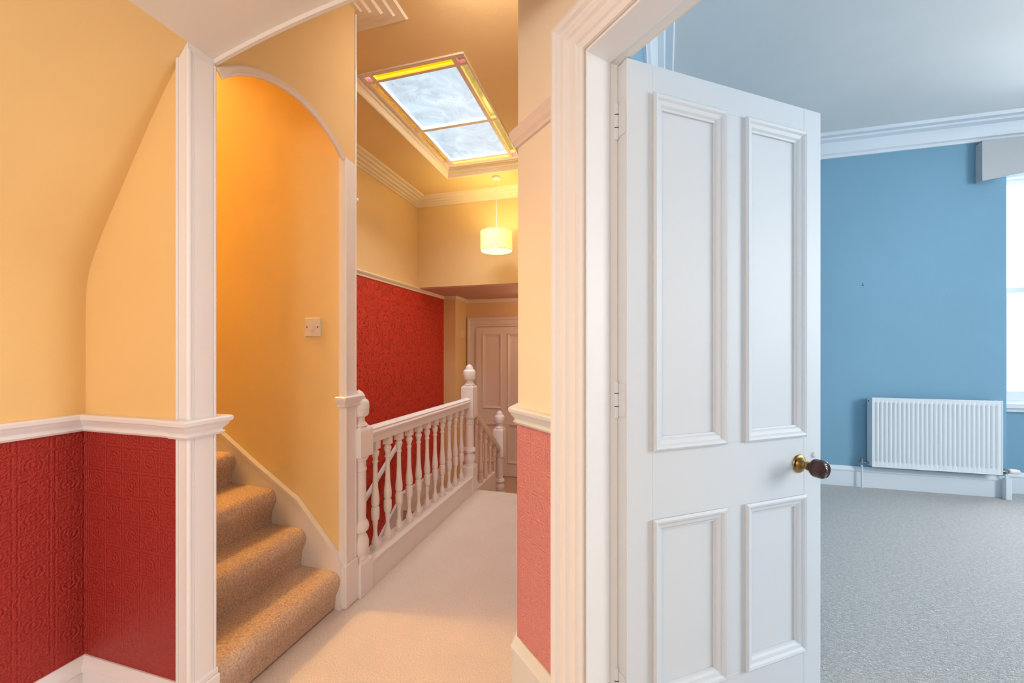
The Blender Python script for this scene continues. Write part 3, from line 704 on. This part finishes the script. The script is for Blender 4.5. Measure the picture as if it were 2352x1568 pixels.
bl = empty('stair_balustrade', (BX, 4.3, -.6)); tag(bl, 'white balustrade sloping down to the lower landing with a shorter newel', 'balustrade')
L = bl.location[:]
newel((BX, 4.73), -.85, .657, .45, .10, -.33, bl, L, .126)
shift(MB().sweep([(BX, 3.80, .763), (BX, 4.67, .155)], RAIL, (0, .57, .82)), L).build('handrail', 'trim_dull', bl, sharp=40)
shift(slope_box(3.80, -.06, 4.665, -.665, .18, BX - .045, BX + .045), L).build('base_string', 'white', bl)
for i in range(5):
    y = 3.90 + i * .155; zz = -(y - 3.79) * .699
    shift(baluster_mb(BX, y, -.06 + zz, .785 + zz), L).build('baluster', 'trim_dull', bl, sharp=30)

# lower steps: three risers down forward, then a flight doubling back
ds = empty('lower_steps', (-.9, 3.9, -.6)); tag(ds, 'carpeted steps dropping from the landing end to the half landing', 'stairs')
L = ds.location[:]
for i, (y0, y1, z) in enumerate(((3.79, 4.20, -.2), (4.20, 4.61, -.4))):
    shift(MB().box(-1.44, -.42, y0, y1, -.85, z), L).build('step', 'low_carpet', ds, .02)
dl = empty('lower_flight', (-2.1, 3.5, -2)); tag(dl, 'tan carpeted flight descending between balustrade and damask wall', 'stairs')
L = dl.location[:]
for i in range(8):
    y1 = 4.47 - i * .29; z = -.8 - i * .2
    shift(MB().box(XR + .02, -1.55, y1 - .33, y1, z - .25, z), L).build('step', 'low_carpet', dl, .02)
# wall handrail on the damask wall
hr = empty('wall_handrail', (XR + .05, 4.0, 0)); tag(hr, 'slim white sloping handrail fixed to the red damask wall', 'handrail')
L = hr.location[:]
shift(MB().sweep([(XR + .05, 4.34, .29), (XR + .05, 2.3, .29 - 2.04 * .69)], [(-.018, -.02), (.018, -.02), (.022, .0), (.016, .02), (-.016, .02), (-.022, .0)], (0, -.57, .82)), L).build('rail', 'white', hr)
for y in (4.15, 3.2, 2.5):
    z = .29 - (4.34 - y) * .69
    shift(MB().tube([(XR, y, z - .05), (XR + .035, y, z - .05), (XR + .05, y, z - .01)], .008, 8), L).build('bracket', 'white', hr)

# ------------------------------------------------------------------ pendant lamp
px, py = -1.426, 4.40
pl = empty('pendant_lamp', (px, py, 2.65)); tag(pl, 'lit pale yellow drum pendant hanging beyond the rooflight', 'lamp')
L = pl.location[:]
shift(MB().lathe([(.0, HC), (.052, HC), (.052, HC - .014), (.044, HC - .024), (.01, HC - .028)][::-1], (px, py, 0), n=24), L).build('ceiling_rose', 'plastic', pl)
shift(MB().tube([(px, py, HC - .02), (px, py, 2.72)], .0035, 8), L).build('cord', 'plastic', pl)
R = .183; zt, zb = 2.765, 2.548
sh = MB(); n = 48
ring = lambda r, z: [(px + r * cos(2 * pi * k / n), py + r * sin(2 * pi * k / n), z) for k in range(n)]
sh.v = ring(R, zb) + ring(R, zt) + ring(R - .003, zt) + ring(R - .003, zb)
for a in range(4):
    b_ = (a + 1) % 4
    for k in range(n): l = (k + 1) % n; sh.f.append((a * n + k, a * n + l, b_ * n + l, b_ * n + k))
shd = shift(sh, L).build('lamp_shade', 'shade', pl)
def hoop(z, nm, mt):
    m_ = MB(); c_ = ring(R + .001, z); c_.append(c_[0]); shift(m_.tube(c_, .002, 6), L).build(nm, mt, shd)
MAT['hoop'] = paint('grey_shade_edging', lin(150, 150, 110), .6)
hoop(zb, 'lower_hoop', 'hoop'); hoop(zt, 'upper_hoop', 'shade')
shift(MB().lathe([(.001, zb + .012), (R - .012, zb + .012), (R - .012, zb + .009), (.001, zb + .009)][::-1], (px, py, 0), n=40), L).build('diffuser', 'bulb', pl)
shift(MB().lathe([(.012, 2.74), (.018, 2.72), (.018, 2.69), (.001, 2.688)][::-1], (px, py, 0), n=14), L).build('lamp_holder', 'plastic', pl)

# ------------------------------------------------------------------ switches and small fittings
sx, sz = -1.671, 1.531
sw = empty('light_switch', (sx, YO1, sz)); tag(sw, 'white square light switch on the golden stair wall', 'switch')
MB().box(-.052, .052, -.009, .0, -.052, .052).build('faceplate', 'plastic', sw, .004)
MB().box(-.012, .012, -.014, -.008, -.019, .019).build('rocker', 'plastic', sw, .002)
for dx in (-.036, .036): MB().lathe([(.0, 0), (.0045, 0), (.0045, .0015), (.001, .002)], (dx, -.009, 0), (0, -1, 0), 10).build('screw', 'chrome', sw)
for nm, y, z, w_, h_, lb in (('wall_thermostat', 5.93, 1.66, .05, .09, 'small upper cream control box beside the far door'), ('wall_switch', 5.98, .98, .045, .10, 'lower cream switch plate beside the far door')):
    s_ = empty(nm, (-2.5, y, z)); tag(s_, lb, 'switch')
    MB().box(0, .012, -w_, w_, -h_ / 2, h_ / 2).build('faceplate', 'trim_dull', s_, .003)
    MB().box(.011, .018, -.012, .012, -.018, .018).build('rocker', 'trim_dull', s_, .002)
hk = empty('wall_hook', (X0 - .01, 1.94, 2.26)); tag(hk, 'small round white hook high on the end of the arch wall', 'hook')
MB().lathe([(.0, 0), (.016, 0), (.016, .004), (.006, .008), (.006, .018), (.013, .022), (.014, .030), (.001, .034)], (0, 0, 0), (0, 1, 0), 16).build('hook_peg', 'plastic', hk)
nl = empty('picture_hook', (2.36, 4.95, 2.08)); tag(nl, 'tiny metal picture hook left on the bare blue wall', 'hook')
MB().box(-.006, .006, -.003, 0, -.012, .014).build('plate', 'chrome', nl, .001)
MB().tube([(0, -.003, -.008), (0, -.012, -.014), (0, -.014, -.004)], .002, 6).build('hook_tip', 'dark', nl)

# ------------------------------------------------------------------ radiator
RXL, RXR, RZ0, RZ1, RYF, RYB = 2.385, 3.398, .240, .924, 4.842, 4.925
ra = empty('radiator', ((RXL + RXR) / 2, 4.9, 0)); tag(ra, 'white ribbed panel radiator on the blue wall beside the window', 'radiator')
L = ra.location[:]
NR = 27; mrg = .022; pit = (RXR - RXL - 2 * mrg) / NR
fx = [(RXL, 0), (RXL + mrg * .6, 0)]
for i in range(NR):
    a = RXL + mrg + i * pit
    fx += [(a + pit * .0, .0), (a + pit * .10, .010), (a + pit * .22, .010), (a + pit * .34, -.001), (a + pit * .96, -.001)]
fx += [(RXR - mrg * .6, 0), (RXR, 0)]
zz = [RZ0, RZ0 + .045, RZ0 + .06, RZ1 - .05, RZ1 - .035, RZ1]; ww = [0, 0, 1, 1, 0, 0]
fp = MB()
for z, k in zip(zz, ww): fp.v += [(x, RYF + dd * k, z) for x, dd in fx]
nx = len(fx)
for j in range(5):
    for i in range(nx - 1): fp.f.append((j * nx + i, j * nx + i + 1, (j + 1) * nx + i + 1, (j + 1) * nx + i))
shift(fp, L).build('front_panel', 'radiator', ra, sharp=60)
shift(MB().box(RXL, RXR, RYB - .012, RYB, RZ0 + .005, RZ1 - .005), L).build('back_panel', 'radiator', ra, .003)
for x in (RXL - .001, RXR - .004): shift(MB().box(x, x + .005, RYF + .001, RYB, RZ0, RZ1 + .002), L).build('side_panel', 'radiator', ra, .002)
shift(MB().box(RXL, RXR, RYF - .003, RYF + .006, RZ1 - .004, RZ1 + .006), L).build('top_edge', 'radiator', ra, .002)
shift(MB().box(RXL, RXR, RYF - .003, RYF + .006, RZ0 - .004, RZ0 + .006), L).build('lower_edge', 'radiator', ra, .002)
for x in (RXL - .001, RXR - .008): shift(MB().box(x, x + .009, RYF - .003, RYF + .006, RZ0, RZ1), L).build('edge_trim', 'radiator', ra, .002)
tg = MB()
for i in range(48):
    x = RXL + .015 + i * (RXR - RXL - .03) / 48; tg.box(x, x + .012, RYF + .012, RYB - .012, RZ1 - .006, RZ1)
tg.box(RXL + .006, RXR - .006, RYF + .006, RYF + .012, RZ1 - .006, RZ1 + .001); 
g_ = shift(tg, L).build('top_grille', 'radiator', ra, smooth=False); g_['kind'] = 'stuff'
shift(MB().lathe([(.0, 0), (.008, 0), (.008, .006), (.001, .007)], (RXL, 4.895, RZ1 - .035), (-1, 0, 0), 10), L).build('bleed_valve', 'chrome', ra)
# valves and pipes
def valve(x, sgn, trv):
    z = .262; yv = 4.895
    vb = shift(MB().tube([(x, yv, z), (x + sgn * .055, yv, z)], .011, 12).lathe([(.016, -.008), (.016, .008)], (x + sgn * .018, yv, z), (1, 0, 0), 6).lathe([(.015, -.022), (.017, 0), (.015, .02)], (x + sgn * .06, yv, z), (0, 0, 1), 12), L).build('valve_body', 'chrome', ra)
    shift(MB().tube([(x + sgn * .06, yv, z - .01), (x + sgn * .06, yv, 0)], .0085, 10), L).build('pipe', 'bed_white', ra)
    if trv: shift(MB().lathe([(.016, 0), (.022, .006), (.024, .02), (.023, .055), (.019, .075), (.001, .078)], (x + sgn * .078, yv, z + .002), (1, 0, 0), 20), L).build('thermostat_head', 'plastic', ra)
    else: shift(MB().lathe([(.012, 0), (.012, .022), (.009, .026), (.001, .027)], (x + sgn * .06, yv, z + .015), (0, 0, 1), 12), L).build('valve_cap', 'chrome', ra)
valve(RXL, -1, False); valve(RXR, 1, True)
shift(MB().box(RXR + .045, RXR + .09, 4.872, 4.915, 0, .20), L).build('pipe_cover', 'bed_white', ra, .004)
for x in (2.6, 3.15): shift(MB().box(x, x + .03, RYB, 4.948, .3, .85), L).build('wall_bracket', 'radiator', ra)

# ------------------------------------------------------------------ pelmet
pm = MB(); n = 32; PX0, PX1 = 3.265, 5.22
def pb(t): return 3.012 + .075 * (1 - abs(2 * t - 1) ** 2.2)
yF, yB = 4.868, 4.945
for i in range(n + 1):
    t = i / n; x = PX0 + (PX1 - PX0) * t
    pm.v += [(x, yF, pb(t)), (x, yF, 3.39), (x, yF + .012, 3.39), (x, yF + .012, pb(t))]
for i in range(n):
    for k in range(4): l = (k + 1) % 4; pm.f.append((i * 4 + k, i * 4 + 4 + k, i * 4 + 4 + l, i * 4 + l))
pm.f += [(0, 1, 2, 3), (n * 4 + 3, n * 4 + 2, n * 4 + 1, n * 4)]
pe = empty('pelmet', ((PX0 + PX1) / 2, 4.87, 2.98)); tag(pe, 'oatmeal fabric pelmet with curved lower edge over the bedroom window', 'pelmet')
L = pe.location[:]
shift(pm, L).build('front_board', 'fabric', pe, .003)
shift(MB().box(PX0, PX0 + .012, yF + .006, yB, 3.012, 3.39), L).build('side_return', 'fabric', pe, .002)
shift(MB().box(PX1 - .012, PX1, yF + .006, yB, 3.012, 3.39), L).build('side_return', 'fabric', pe, .002)
shift(MB().box(PX0, PX1, yF + .006, yB, 3.38, 3.395), L).build('top_board', 'fabric', pe, .002)
pp = [(PX0 + (PX1 - PX0) * i / n, yF - .001, pb(i / n)) for i in range(n + 1)]
shift(MB().tube(pp, .004, 8), L).build('piping', 'fabric', pe)
